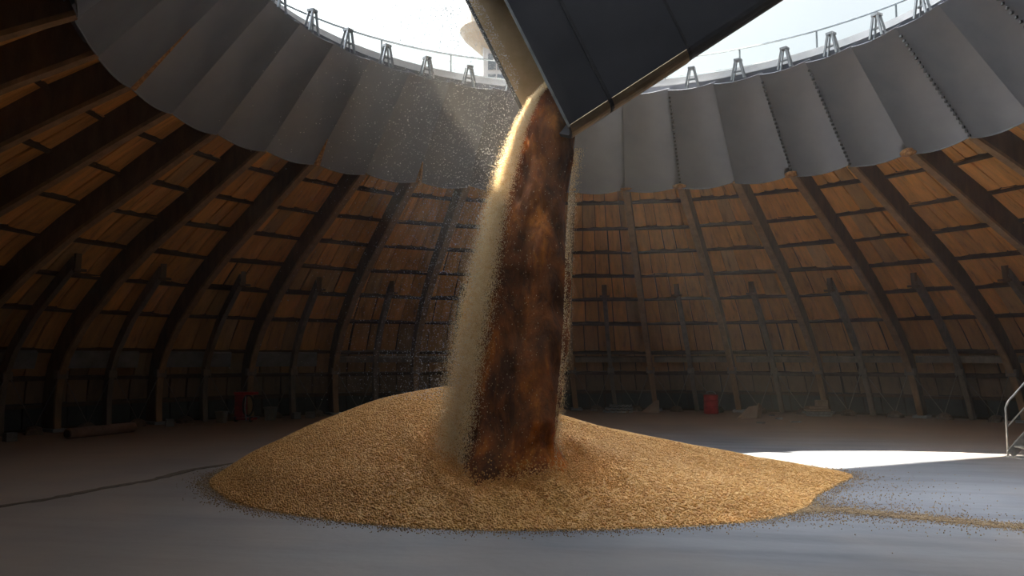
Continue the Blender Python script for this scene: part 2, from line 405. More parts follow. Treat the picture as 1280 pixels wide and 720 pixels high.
# ---------------------------------------------------------------- sheet metal ring round the roof opening
RT, ZT, RB, ZB = 6.214, 8.37, 8.08, 6.33
OT = Vector((-.837, -.052, 0))
def ringpt(k, v, out=0.0):                  # v 0 bottom, 1 top
    th = TH0+k*STEP; r_ = RB+(RT-RB)*v+out*.74; z = ZB+(ZT-ZB)*v+out*.67
    return Vector((math.sin(th)*r_, math.cos(th)*r_, z))+OT
for k in range(-14, 12):
    mb = MB(); nu, nv = 10, 10; rr = random.Random(k*7+100); lift = rr.uniform(.10,.15)
    for sgn in (0, 1):
        for j in range(nv+1):
            for i in range(nu+1):
                u = i/nu; v = j/nv
                bow = -.13*math.sin(PI*u)*(.6+.4*(1-v))           # sheets belly inwards
                o_ = bow+lift*(1-u if k < 0 else u)-.02+sgn*.012
                vv = v-.02*math.sin(PI*u)*(1-v)*.6-.008*math.sin(PI*u)*v
                mb.v.append(tuple(ringpt(k-.015+1.03*u, vv, o_)))
    q = (nu+1)*(nv+1)
    for j in range(nv):
        for i in range(nu):
            a = j*(nu+1)+i; mb.f.append((a, a+1, a+nu+2, a+nu+1)); mb.f.append((q+a, q+a+nu+1, q+a+nu+2, q+a+1))
    for i in range(nu): mb.f.append((i, q+i, q+i+1, i+1)); a = nv*(nu+1)+i; mb.f.append((a, a+1, q+a+1, q+a))
    for j in range(nv): a = j*(nu+1); mb.f.append((a, a+nu+1, q+a+nu+1, q+a)); a += nu; mb.f.append((a, q+a, q+a+nu+1, a+nu+1))
    org = ringpt(k+.5, .5)
    num = k+2 if k >= -1 else k+1
    if k == -1: lab = 'grey sheet steel skirt panel half hidden behind top of the falling grain'
    elif k > -1: lab = f'grey sheet steel skirt panel under opening, {side_word(k+1)}'
    else: lab = f'grey sheet steel skirt panel under opening, {side_word(k+1)}'
    p = mb.build('skirt_panel', M['sheet'], smooth=True, origin=org); p.data.set_sharp_from_angle(angle=math.radians(40))
    tag(p, lab, 'steel panel', 'sheet steel skirt panels round the roof opening')
    # hem bar along the bottom and riveted seam
    hm = MB(); hm.tube([ringpt(k+u/8, -.02*math.sin(PI*u/8)*.6, -.02-.13*math.sin(PI*u/8)+lift*(1-u/8 if k < 0 else u/8)) for u in range(9)], .014, 6)
    hm.build('hem', M['bracket'], p, smooth=True, origin=(0,0,0)).location = -Vector(org)
    if k in (2, 4, 5, 7, 9, -9):
        rv = MB(); R_ = 24
        for i in range(R_):
            c = ringpt(k+.012, .03+i/R_*.94, (0 if k >= 0 else lift)-.055); rv.box(c, (.05,.035,.045), Matrix.Rotation(-(TH0+k*STEP), 3, 'Z'))
        rv.build('rivet_row', M['rivet'], p, origin=(0,0,0)).location = -Vector(org)
# plain steel continuation behind the camera (closes the ring)
mb = MB(); ks = [12+2*KB*i/96 for i in range(97)]
for o_ in (.2, .23):
    for v in (0, 1):
        for k in ks: mb.v.append(tuple(ringpt(k, v, o_)))
n = 97
for i in range(96): mb.f += [(i, i+1, n+i+1, n+i), (2*n+i, 3*n+i, 3*n+i+1, 2*n+i+1)]
tag(mb.build('wall_skirt', M['sheet']), kind='structure')
# closing strip between boards and steel skirt (the roof edge above the ribs)
mb = MB(); n = 144
for k in [2*KB*i/n for i in range(n)]:
    a = S(k, 1.0, DEP+.1); b_ = ringpt(k, .16, .06); mb.v += [tuple(S(k, .985, DEP+.1)), tuple(b_), tuple(S(k, .985, DEP+.16)), tuple(b_+Vector((0,0,.08)))]
for i in range(n):
    a, b_ = 4*i, 4*((i+1) % n); mb.f += [(a, a+1, b_+1, b_), (a+2, b_+2, b_+3, a+3)]
tag(mb.build('ceiling_edge', M['shell']), kind='structure')

# clumps of grain and rust stuck at the foot of the seams
for k, lab, sx, sz in ((2, 'brown grain clump on ledge above third rib right of stream', .34, .14), (4, 'brown grain clump on ledge, larger one right of the drum', .34, .17),
                   (6, 'brown grain clump at the bottom of the far right riveted seam', .36, .2), (0, 'small brown grain clump beside the right edge of the stream', .2, .08),
                   (1, 'thin brown grain crust on second skirt seam right of stream', .3, .06)):
    c = ringpt(k, .03, -.07); mb = MB(); rr = random.Random(k); rings = []
    for a in range(6):
        z = -1+2*a/5; s_ = math.sqrt(max(.02, 1-z*z))
        rings.append([Vector((math.cos(b_)*s_*sx/2*rr.uniform(.75,1.25), math.sin(b_)*s_*.1*rr.uniform(.75,1.25), z*sz/2)) for b_ in (2*PI*j/12 for j in range(12))])
    th = TH0+k*STEP; rings = [[c+Matrix.Rotation(-th, 3, 'Z') @ p for p in r_] for r_ in rings]
    mb.sweep(rings); tag(mb.build('grain_clump', M['clump'], origin=c, smooth=True), lab, 'grain clump', 'grain clumps under the skirt seams')
for k, v1, lab in ((-5, .25, 'orange rust-coloured grain streak on skirt seam above dark left ribs'), (-9, .5, 'long orange grain streak on the far left skirt seam'), (-3, .22, 'short orange grain streak on seam nearest the stream, left side')):
    mb = MB(); rings = []
    for i in range(9):
        v = .0+v1*i/8; w = .12*(1-i/8)+.01
        a = ringpt(k, v, -.03); t = Vector((math.cos(TH0+k*STEP), -math.sin(TH0+k*STEP), 0)); nn = Vector((-math.sin(TH0+k*STEP), -math.cos(TH0+k*STEP), -.6)).normalized()
        rings.append([a-t*.01, a+t*w*.5+nn*.05*(1-i/9), a+t*w*1.3, a+t*w*.5-nn*.03])
    mb.sweep(rings); tag(mb.build('grain_streak', M['clump'], origin=ringpt(k, 0), smooth=False), lab, 'grain streak', 'grain streaks on the left skirt seams')

# ---------------------------------------------------------------- rim: brackets, walkway, railing, cabin tower
for k in range(-10, 9):
    kk = k+.5
    if k in (-1, 0, 1): continue
    th = TH0+kk*STEP; rot = Matrix.Rotation(-th, 3, 'Z'); b0 = ringpt(kk, 1.0, .05); b0.z -= .02
    sd = k-1 if k >= 0 else k+1; nw_ = f'{ORD[abs(sd)]} to the {"right" if sd > 0 else "left"} of the chute'
    root = thing('rim_bracket', f'small A-shaped steel rim bracket, {nw_}', 'bracket', b0, 'A-shaped brackets round the opening rim')
    for s_ in (-1, 1):
        for y in (0, .14):
            mb = MB(); mb.bar(b0+rot @ Vector((s_*.15, y, 0)), b0+rot @ Vector((s_*.05, y*.6, .46)), .035, .045); mb.build('leg', M['bracket'], root)
    mb = MB(); mb.box(b0+rot @ Vector((0,.05,.47)), (.16,.16,.05), rot); mb.build('cap_plate', M['bracket'], root)
    mb = MB(); mb.box(b0+rot @ Vector((0,.05,.2)), (.2,.03,.035), rot); mb.build('crossbar', M['bracket'], root)
def circ(r_, z, a): return Vector((math.sin(a)*r_, math.cos(a)*r_, z))+OT
# walkway ring outside the rim
mb = MB(); n = 96
for i in range(n):
    a = 2*PI*i/n
    mb.v += [tuple(circ(6.6,8.62,a)), tuple(circ(9.0,8.62,a)), tuple(circ(9.0,8.78,a)), tuple(circ(6.6,8.78,a))]
for i in range(n):
    a, b_ = 4*i, 4*((i+1) % n)
    for j in range(4): mb.f.append((a+j, b_+j, b_+(j+1) % 4, a+(j+1) % 4))
# make room: the deck is carried by the rim, close the gap below it
tag(mb.build('floor_walkway', M['white_paint']), kind='structure')
mb = MB()
for i in range(n):
    a = 2*PI*i/n
    mb.v += [tuple(circ(8.9,8.78,a)), tuple(circ(9.0,8.78,a)), tuple(circ(9.0,9.42,a)), tuple(circ(8.9,9.42,a))]
for i in range(n):
    a, b_ = 4*i, 4*((i+1) % n)
    for j in range(4): mb.f.append((a+j, b_+j, b_+(j+1) % 4, a+(j+1) % 4))
tag(mb.build('wall_parapet', M['white_paint']), kind='structure')
rl = thing('guard_railing', 'thin grey guard railing curving round the outside of the roof opening', 'railing', circ(8.2,8.78,0))
for z, nm in ((9.86,'top_rail'), (9.38,'mid_rail')):
    mb = MB(); mb.tube([circ(8.2, z, TH0+STEP*(-16+32*i/90)) for i in range(91)], .022 if z > 9.5 else .013, 6); mb.build(nm, M['rail'], rl)
for i in range(-11, 12):
    a = TH0+STEP*(i*1.35+.4); mb = MB(); mb.tube([circ(8.2,8.78,a), circ(8.2,9.86,a)], .022, 6); mb.build('rail_post', M['rail'], rl)
# cabin tower beyond the rim
tp = at(612, 60, 36); TX, TY = tp.x, tp.y
tw = thing('cabin_tower', 'pale tower with glazed shaft and flared cabin beyond the rim', 'tower', (TX,TY,0))
rt_ = Matrix.Rotation(YAW, 3, 'Z')
def loc(x, y, z): return Vector((TX,TY,0))+rt_ @ Vector((x,y,z))
mb = MB(); mb.box(loc(.25,0,7.9), (1.05,1.05,15.8), rt_); mb.build('shaft', M['white_paint'], tw, bevel=.03)
for j in range(4):
    mb = MB(); mb.box(loc(.12,-.54,12.0+j*.92), (.34,.05,.72), rt_); w_ = mb.build('window', M['glass'], tw)
    mb = MB(); mb.box(loc(.52,-.54,12.0+j*.92), (.34,.05,.72), rt_); w_ = mb.build('window', M['glass'], tw)
mb = MB(); rings = []
for z, r_ in ((15.3,.5),(16.0,1.25),(16.3,1.45),(16.9,1.5)):
    rings.append([loc(.1+math.cos(a)*r_, math.sin(a)*r_, z) for a in (2*PI*j/20 for j in range(20))])
mb.sweep(rings); mb.build('flared_base', M['cream_paint'], tw, smooth=False)
mb = MB(); rings = []
for z, r_ in ((16.9,1.4),(18.6,1.25),(18.8,1.5),(19.0,1.4)):
    rings.append([loc(.1+math.cos(a)*r_, math.sin(a)*r_, z) for a in (2*PI*j/20 for j in range(20))])
mb.sweep(rings); mb.build('cabin', M['white_paint'], tw)
mb = MB(); mb.tube([loc(-1.3,-.2,16.9), loc(-1.0,-.2,17.9)], .035, 6); mb.build('stay', M['rail'], tw)

# ---------------------------------------------------------------- chute
A = at(720, 175, 10.9); B = at(990, 0, 10.6)
ax = (B-A).normalized()
A2 = at(668, 163, 12.2)
up = (at(632, 0, 10.9)-A).normalized()
nr = (A2-A).normalized()
W, Hh, L = (A2-A).length, 2.6, 7.6
print('chute', A, B, 'up', up, 'nr', nr)
def cp(l, h, w): return A+ax*l+up*h+nr*w
ch = thing('grain_chute', 'large dark steel chute slanting in through the roof opening', 'chute', A)
mb = MB(); T = .05
def slab(mb, l0, l1, h0, h1, w0, w1):
    mb.hexa([cp(l0,h0,w0), cp(l1,h0,w0), cp(l1,h0,w1), cp(l0,h0,w1), cp(l0,h1,w0), cp(l1,h1,w0), cp(l1,h1,w1), cp(l0,h1,w1)])
# near side panel with rolled lower edge, made of sheets lapped at the seams
S1, S2, S3 = (at(770,140,10.9-.0)-A).length, 0, 0
seams = []
for px, py in ((770,140), (870,80)):
    # nearest point on the lower edge to the pixel ray
    v = (at(px,py,1)-CAMP).normalized(); w0 = A-CAMP; a_, b_, c_ = 1, ax.dot(v), 1; d_, e_ = ax.dot(w0), v.dot(w0)
    seams.append((b_*e_-c_*d_)/(a_*c_-b_*b_))
print('seams', seams)
ls = [0]+seams+[seams[1]+1.9, seams[1]+3.8, L]
for i in range(len(ls)-1):
    mb = MB(); k = 10; o_ = -.012*(i % 2)
    prf = [(Hh, o_), (.22, o_)]+[(.22-.22*math.sin(a), .22-.22*math.cos(a)+o_) for a in (PI/2*j/6 for j in range(1, 7))]+[(0, W/2)]
    inn = [(0+T, W/2)]+[(.22-(.22-T)*math.sin(a), .22-(.22-T)*math.cos(a)) for a in (PI/2*(6-j)/6 for j in range(0, 7))]+[(Hh, T)]
    pr = prf+inn
    mb.sweep([[cp(ls[i], h, w) for h, w in pr], [cp(ls[i+1], h, w) for h, w in pr]])
    pl_ = mb.build('near_plate', M['chute'], ch)
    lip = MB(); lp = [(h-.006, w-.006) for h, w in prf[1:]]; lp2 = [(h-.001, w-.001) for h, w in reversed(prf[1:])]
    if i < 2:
        lip.sweep([[cp(l_, h, w) for h, w in lp+lp2] for l_ in (ls[i]+.01, ls[i+1]-.03)]); q_ = lip.build('rolled_lip_glow', M['lip'], ch); q_['label'] = 'rolled lower lip with painted golden glow'; q_.parent = pl_
    if i:
        sm = MB(); sm.sweep([[cp(ls[i]-.022, h, w-.012) for h, w in prf[:-1]]+[cp(ls[i]-.022, h+.0, w+.01) for h, w in reversed(prf[:-1])],
                             [cp(ls[i]+.022, h, w-.012) for h, w in prf[:-1]]+[cp(ls[i]+.022, h+.0, w+.01) for h, w in reversed(prf[:-1])]])
        sm.build('seam_strip', M['black_line'], ch).parent = pl_
mb = MB(); slab(mb, 0, L, 0, T, W/2, W); mb.build('bottom_plate', M['chute'], ch)
mb = MB(); slab(mb, 0, L, 0, Hh, W, W+T); mb.build('far_plate', M['chute_in'], ch)
mb = MB(); slab(mb, 0, L, Hh, Hh+T, 0, W+T); mb.build('top_plate', M['chute'], ch)
mb = MB(); slab(mb, L, L+T, 0, Hh, 0, W+T); mb.build('end_plate', M['chute'], ch)
mb = MB(); q0 = cp(L-.9, Hh+T, .3); mb.box((q0.x, q0.y+.4, (q0.z+19)/2), (.9,.9,19-q0.z+.5)); mb.build('feed_duct', M['chute'], ch)
mb = MB(); slab(mb, -.02, .01, .2, Hh, -.02, .0); mb.build('mouth_rim', M['tin'], ch)
mb = MB(); slab(mb, -.03, .03, 0, Hh, W+T, W+T+.03); slab(mb, -.03, 0, 0, Hh, W, W+T); mb.build('mouth_rim', M['chute'], ch)

# ---------------------------------------------------------------- grain pile (height field)
OUTL = [(262,600),(272,617),(300,632),(370,645),(450,655),(520,661),(640,664),(760,662),(880,658),(960,650),(1005,640),(1020,620),(1050,604),(1075,594)]
apex = at(590, 482, 13.6); C0 = Vector((apex.x, apex.y))
pts = [onfloor(*p) for p in OUTL]
rad = [(math.atan2(p.y-C0.y, p.x-C0.x), math.hypot(p.x-C0.x, p.y-C0.y)) for p in pts]
rad = [(a+2*PI if a < -PI*.99 else a, r_) for a, r_ in rad]
print('outline', [(round(a,2), round(r_,2)) for a, r_ in rad], 'C0', C0)
rad += [(math.radians(40), 4.6), (math.radians(80), 4.0), (math.radians(120), 3.9), (math.radians(155), 3.9)]
rad = sorted(((a % (2*PI)), r_) for a, r_ in rad)
def Rout(a):
    a = a % (2*PI); e = [(rad[-1][0]-2*PI, rad[-1][1])]+rad+[(rad[0][0]+2*PI, rad[0][1])]
    for i in range(len(e)-1):
        if e[i][0] <= a <= e[i+1][0]:
            u = (a-e[i][0])/(e[i+1][0]-e[i][0]+1e-9); return e[i][1]*(1-u)+e[i+1][1]*u
AN = np.linspace(0, 2*PI, 361); RO = np.array([Rout(a) for a in AN])
RO = np.convolve(np.concatenate([RO[-9:-1], RO, RO[1:9]]), np.ones(9)/9, 'same')[8:-8]
IMP = at(638, 590, 10.45); IX, IY = IMP.x, IMP.y
H0 = apex.z-.01
def wob(x, y, f, s): return np.sin(x*f+s)*np.cos(y*f*1.13-s*2)+.5*np.sin(x*f*2.3+y*f*1.7+s*3)
def height(x, y):
    dx, dy = x-C0.x, y-C0.y; r_ = np.hypot(dx, dy); a = np.arctan2(dy, dx) % (2*PI)
    ro = np.interp(a, AN, RO); q = np.clip(r_/ro, 0, 1.2)
    right = .5+.5*np.cos(a); front = np.clip(-np.sin(a), 0, 1)
    ex = 1.9-1.12*np.clip(np.cos(a),0,1)-.25*front-.1*right
    h = H0*(1-np.clip(q, 0, 1)**ex)
    h = h*(1-np.exp(-(1.0001-np.clip(q,0,1))*14)*.0)
    # lip along the front toe, crater and thrown-up rim where the stream lands
    h = h+.05*np.exp(-((q-.86)/.07)**2)*front
    d = np.hypot((x-IX)*1.0, (y-IY)*1.15)
    h = h-.20*np.exp(-(d/.7)**2)+.045*np.exp(-((d-1.25)/.45)**2)*(1+1.6*wob(x, y, 4, 1))+.05*wob(x, y, 13, 5)*np.exp(-((d-.9)/.45)**2)
    h = h+.012*wob(x, y, 2.1, .4)*(q < .97)+.03*wob(x, y, 9, 2)*np.exp(-(d/1.3)**2)
    h = np.where(q >= 1, -.03, np.maximum(h, .0))
    return h, q
nx, ny = 260, 240; xs = np.linspace(-8.2, 3.6, nx); ys = np.linspace(-5.6, 4.6, ny); X, Y = np.meshgrid(xs, ys)
Z, Q = height(X, Y)
vs = np.stack([X.ravel(), Y.ravel(), Z.ravel()], 1); idx = np.arange(nx*ny).reshape(ny, nx)
keep = (Q[:-1,:-1] < 1.02)
fq = np.stack([idx[:-1,:-1][keep], idx[:-1,1:][keep], idx[1:,1:][keep], idx[1:,:-1][keep]], 1)
def np_mesh(name, v, f, m, smooth=True):
    me = bpy.data.meshes.new(name); k = f.shape[1]
    me.vertices.add(len(v)); me.vertices.foreach_set('co', v.astype(np.float32).ravel())
    me.loops.add(f.size); me.loops.foreach_set('vertex_index', f.astype(np.int32).ravel())
    me.polygons.add(len(f)); me.polygons.foreach_set('loop_start', np.arange(0, f.size, k, dtype=np.int32))
    me.polygons.foreach_set('use_smooth', np.full(len(f), smooth)); me.update(calc_edges=True); me.validate()
    me.materials.append(m); o = bpy.data.objects.new(name, me); COL.objects.link(o); return o
used = np.unique(fq); rm = -np.ones(nx*ny, int); rm[used] = np.arange(len(used))
tag(np_mesh('grain_pile', vs[used], rm[fq], M['grain']), 'broad golden mound of grain on the concrete floor under the chute', 'grain pile', kind='stuff')

# kernels: squashed icosahedra
phi = (1+5**.5)/2
ICO = np.array([(-1,phi,0),(1,phi,0),(-1,-phi,0),(1,-phi,0),(0,-1,phi),(0,1,phi),(0,-1,-phi),(0,1,-phi),(phi,0,-1),(phi,0,1),(-phi,0,-1),(-phi,0,1)])/1.902
ICF = np.array([(0,11,5),(0,5,1),(0,1,7),(0,7,10),(0,10,11),(1,5,9),(5,11,4),(11,10,2),(10,7,6),(7,1,8),(3,9,4),(3,4,2),(3,2,6),(3,6,8),(3,8,9),(4,9,5),(2,4,11),(6,2,10),(8,6,7),(9,8,1)])
OCT = np.array([(1,0,0),(-1,0,0),(0,1,0),(0,-1,0),(0,0,1),(0,0,-1)], float)
OCF = np.array([(0,2,4),(2,1,4),(1,3,4),(3,0,4),(2,0,5),(1,2,5),(3,1,5),(0,3,5)])
def kernels(name, P, size, m, squash=(1,.8,.6), upright=0.0, base=(ICO, ICF)):
    BV, BF = base; n = len(P); sq = BV*np.array(squash)
    q = rng.normal(size=(n,4)); q /= np.linalg.norm(q, axis=1)[:,None]
    if upright:
        q = q*(1-upright); q[:,0] += upright*2; q /= np.linalg.norm(q, axis=1)[:,None]
    w, x, y, z = q.T
    R_ = np.stack([1-2*(y*y+z*z), 2*(x*y-z*w), 2*(x*z+y*w), 2*(x*y+z*w), 1-2*(x*x+z*z), 2*(y*z-x*w), 2*(x*z-y*w), 2*(y*z+x*w), 1-2*(x*x+y*y)], 1).reshape(n,3,3)
    V = np.einsum('nij,kj->nki', R_, sq)*np.asarray(size).reshape(-1,1,1)+P[:,None,:]
    Fc = BF[None]+(np.arange(n)*len(BV))[:,None,None]
    return np_mesh(name, V.reshape(-1,3), Fc.reshape(-1,3), m)
# surface kernels over the camera-facing side
n = 95000; px_ = rng.uniform(-8.2, 3.4, n*3); py_ = rng.uniform(-5.6, 3.0, n*3)
hz, q_ = height(px_, py_); ok = (q_ < .995)
px_, py_, hz = px_[ok][:n], py_[ok][:n], hz[ok][:n]
kernels('surface_kernels', np.stack([px_, py_, hz+.004], 1), rng.uniform(.013,.021,len(px_)), M['kernel'])
o = bpy.data.objects['surface_kernels']; o.parent = bpy.data.objects['grain_pile']; tag(o, kind='stuff')
# loose kernels spilled round the toe and in a trail to the right
P = []
a = rng.uniform(0, 2*PI, 9000); e = np.abs(rng.normal(0, .035, 9000)); ro = np.interp(a, AN, RO)
P.append(np.stack([C0.x+np.cos(a)*ro*(.99+e), C0.y+np.sin(a)*ro*(.99+e), np.full(9000,.012)], 1))
tr = [onfloor(*p) for p in ((960,640),(1040,637),(1120,645),(1200,653),(1290,661))]
for n_, sd, ti in ((4200,.12,0), (500,.4,0), (1600,.5,1)):
    t = rng.uniform(0, 4, n_)**1.0 if ti == 0 else rng.uniform(0, 2, n_); i = np.minimum(t.astype(int), 3); u = t-i
    tx = np.array([p.x for p in tr]); ty = np.array([p.y for p in tr])
    wd = sd*(1.0+.1*t)
    P.append(np.stack([tx[i]*(1-u)+tx[i+1]*u+rng.normal(0,1,n_)*wd, ty[i]*(1-u)+ty[i+1]*u+rng.normal(0,1,n_)*wd*.8, np.full(n_,.012)], 1))
n_ = 900; P.append(np.stack([rng.normal(2.2,1.0,n_), rng.normal(-.8,1.2,n_), np.full(n_,.012)], 1))
P = np.concatenate(P); hz, q_ = height(P[:,0], P[:,1]); P = P[(q_ > .985)]
o = kernels('spilled_kernels', P, rng.uniform(.006,.011,len(P)), M['spill'])
tag(o, 'loose kernels scattered on the floor round the mound, trailing off right', 'spilled grain', kind='stuff')
# thin dusty trails on the floor
def ribbon(name, pxs, wid, hgt, m, label, cat):
    mb = MB(); rings = []; rr = random.Random(3); P_ = [onfloor(*p) for p in pxs]; Q_ = []
    for i in range(len(P_)-1):
        for j in range(8): Q_.append(P_[i].lerp(P_[i+1], j/8))
    Q_.append(P_[-1])
    for i, p in enumerate(Q_):
        t = (Q_[min(i+1,len(Q_)-1)]-Q_[max(i-1,0)]).normalized(); s_ = t.cross(Vector((0,0,1))); w = wid*rr.uniform(.55,1.2)*min(1,(len(Q_)-i)/6+.15)
        rings.append([p-s_*w, p-s_*w*.3+Vector((0,0,hgt)), p+s_*w*.4+Vector((0,0,hgt*.8)), p+s_*w, p-Vector((0,0,.01))])
    mb.sweep(rings); return tag(mb.build(name, m, smooth=True), label, cat, kind='stuff')
ribbon('dust_track', [(-60,642),(60,624),(130,610),(190,600),(240,587),(300,578)], .10, .012, M['dust'], 'thin brown dust track running left from the mound across the floor', 'dust track')
ribbon('grain_trail', [(940,638),(1040,637),(1120,645),(1200,653),(1300,662)], .06, .008, M['dust'], 'low brown trail of spilled grain running right across the floor', 'grain trail')

# ---------------------------------------------------------------- falling stream
DS = 10.9
LE = [(97,684),(120,664),(160,645),(200,632),(250,617),(300,606),(350,598),(400,590),(450,583),(500,577),(550,571),(600,566),(625,562)]
RE = [(97,708),(120,722),(170,724),(200,719),(250,713),(300,710),(350,709),(400,707),(450,704),(500,699),(550,695),(600,698),(625,712)]
def SD(py): return DS+np.interp(py, [97,180,260,420,612], [.95,.75,.5,.1,-.5])
def edge(t, py): return float(np.interp(py, [a for a, b_ in t], [b_ for a, b_ in t]))
from mathutils import noise
mb = MB(); rings = []; NR, NS = 150, 64
for i in range(NR+1):
    py = 80+(612-80)*i/NR; l, r_ = edge(LE, py), edge(RE, py)
    if py < 97: l, r_ = 690, 704
    ins = float(np.interp(py, [97,200,300,420,560,612], [2,6,12,9,1,-2])); l += ins; cx = (l+r_)/2; ctr = at(cx, py, SD(py)); hw = (r_-l)/2/F*DS
    ring = []
    for j in range(NS):
        a = 2*PI*j/NS; x = math.cos(a)*hw; y = math.sin(a)*hw*.75
        p = ctr+RM @ Vector((x, 0, y))
        nz = noise.noise(Vector((p.x*2.2, p.y*2.2, p.z*1.1+3)))*.22+noise.noise(Vector((p.x*6, p.y*6, p.z*1.8)))*.10+noise.noise(Vector((p.x*18, p.y*18, p.z*4)))*.03
        fl_ = max(0, (py-545)/67)
        p = ctr+(p-ctr)*(1+.35*fl_**2)
        amp = min(1, .35+i/NR*1.4)*(1 if abs(math.sin(a)) > .3 else .55)
        amp *= .45 if math.cos(a) < -.5 else 1
        dr = (p-ctr).normalized() if hw > .001 else Vector((1,0,0))
        ring.append(p+dr*nz*amp)
    rings.append(ring)
mb.sweep(rings)
st = thing('grain_stream', 'thick brown column of grain pouring from the chute onto the mound', 'grain stream', (IX,IY,.3)); st['kind'] = 'stuff'
mb.build('dense_core', M['stream'], st, smooth=True)
# kernels flying round the core: dense left veil, thin right fringe
n = 210000; py_ = rng.uniform(90, 610, n); side = rng.random(n)
l = np.interp(py_, [a for a, b_ in LE], [b_ for a, b_ in LE]); r_ = np.interp(py_, [a for a, b_ in RE], [b_ for a, b_ in RE])
veil = np.interp(py_, [90,150,250,400,600], [2,5,8,11,12])
xx = np.where(side < .86, l+np.interp(py_, [90,300,450,600], [8,8,3,-2])+np.where(rng.random(n) < .25, np.abs(rng.normal(0,1,n))*np.interp(py_, [90,160,250,400,600], [1,3,6,9,9]), -np.abs(rng.normal(0,1,n))*veil), np.where(side < .92, r_-3+np.abs(rng.normal(0,1,n))*5, rng.uniform(0,1,n)*(r_-l)+l))
kp = (side < .924)&~((py_ < 185)&(xx > 700)); xx, py_, side, l, r_ = xx[kp], py_[kp], side[kp], l[kp], r_[kp]; n = len(xx); DV = SD(py_)
surf = .75*np.sqrt(np.clip(1-((xx-(l+r_)/2)/((r_-l)/2+1))**2,0,1))*((r_-l)/2/F*DS)
dd = DV-surf+np.where(side < .92, rng.normal(-.03,.15,n), -np.abs(rng.normal(0,.05,n)))
Rn = np.array(RM); loc_ = np.stack([(xx-640)/F*dd, -(py_-360)/F*dd, -dd], 1)@Rn.T+np.array(CAMP)
o = kernels('flying_kernels', loc_-np.array(st.location), rng.uniform(.003,.0062,n), M['veil'], (.7,.7,1.6), .75, (OCT, OCF)); o.parent = st
n = 26000; a = rng.uniform(0, 2*PI, n); rr_ = .45+np.abs(rng.normal(0,.42,n)); bx, by = IX+.0+np.cos(a)*rr_, IY+np.sin(a)*rr_*.8
bz = height(bx, by)[0]+rng.exponential(.05,n)*np.exp(-rr_*.5)*1.6
o = kernels('bouncing_kernels', np.stack([bx,by,bz],1)-np.array(st.location), rng.uniform(.009,.015,n), M['kernel'], (1,.8,.7), 0, (OCT, OCF)); o.parent = st
# drifting chaff glinting left of the stream
n = 10000; py_ = rng.uniform(-60, 500, n)
xx = np.interp(py_, [-60,0,97,250,500], [560,600,650,615,572])-np.abs(rng.normal(0,1,n))**1.2*np.interp(py_, [0,100,300,500], [60,85,75,60])
dd = np.where(rng.random(n) < .3, rng.uniform(9.3, 10.6, n), rng.uniform(10.6, 13.0, n)); kp = ~((xx > np.interp(py_, [97,250,500], [690,620,578]))&(py_ > 97)); xx, py_, dd = xx[kp], py_[kp], dd[kp]; n = len(xx)
loc_ = np.stack([(xx-640)/F*dd, -(py_-360)/F*dd, -dd], 1)@Rn.T+np.array(CAMP)
o = kernels('drifting_chaff', loc_, rng.uniform(.004,.0095,n), M['white_paint'], (1,.8,.6), 0, (OCT, OCF))
tag(o, 'pale specks of chaff drifting in the air left of the stream', 'chaff', kind='stuff')

# ---------------------------------------------------------------- things by the wall
def rz(a): return Matrix.Rotation(a, 3, 'Z')
c = onfloor(889, 517); dr = thing('red_drum', 'red steel drum standing against the back wall', 'drum', c)
mb = MB(); rings = []
for z, r_ in ((0,.23),(.03,.245),(.2,.24),(.22,.255),(.24,.24),(.42,.24),(.44,.255),(.46,.24),(.6,.245),(.63,.25)):
    rings.append([c+Vector((math.cos(a)*r_, math.sin(a)*r_, z)) for a in (2*PI*j/28 for j in range(28))])
mb.sweep(rings); mb.build('drum_body', M['red'], dr, smooth=False)
mb = MB(); mb.sweep([[c+Vector((math.cos(a)*r_, math.sin(a)*r_, z)) for a in (2*PI*j/28 for j in range(28))] for z, r_ in ((.615,.19),(.64,.19),(.645,.17))]); lid_ = mb.build('lid', M['red_dark'], dr)
mb = MB(); mb.tube([c+Vector((.16*math.cos(a), -.0, .66+.09*math.sin(a))) for a in (PI*j/8 for j in range(9))], .012, 6); mb.build('handle', M['steel'], dr).parent = lid_
# stacked grey sheets
c = onfloor(771, 514); o = thing('sheet_stack', 'low stack of grey corrugated sheets by the back wall', 'metal sheets', c)
for i, (w, dx) in enumerate(((1.0,0),(.95,.04),(.75,.1))):
    mb = MB(); nseg = 16; top = []; bot = []
    for j in range(nseg+1):
        x = -w/2+w*j/nseg+dx; z = .06+i*.10+.02*math.sin(j*PI/1.5); top.append((x, z))
    rings = []
    for y in (-.32+.05*i, .32): rings.append([c+rz(.1) @ Vector((x, y, z)) for x, z in top]+[c+rz(.1) @ Vector((x, y, z-.05)) for x, z in reversed(top)])
    mb.sweep(rings); mb.build('corrugated_sheet', M['tin'], o)
mb = MB(); mb.box(c+Vector((-.3,0,.03)), (.1,.6,.05)); mb.box(c+Vector((.35,0,.03)), (.1,.6,.05)); mb.build('bearer', M['rib'], o)
# leaning board
def wedge(name, px, pts2, depth, m, lab, cat, rot=0.0):
    c = onfloor(*px); mb = MB(); rings = [[c+rz(rot) @ Vector((x, y, z)) for x, z in pts2] for y in (0, depth)]
    mb.sweep(rings); return tag(mb.build(name, m, origin=c), lab, cat)
wedge('leaning_board', (800,513), [(0,0),(.62,0),(.62,.42),(.5,.42)], .04, M['card'], 'brown triangular board leaning on the rib right of grey sheets', 'board', .05)
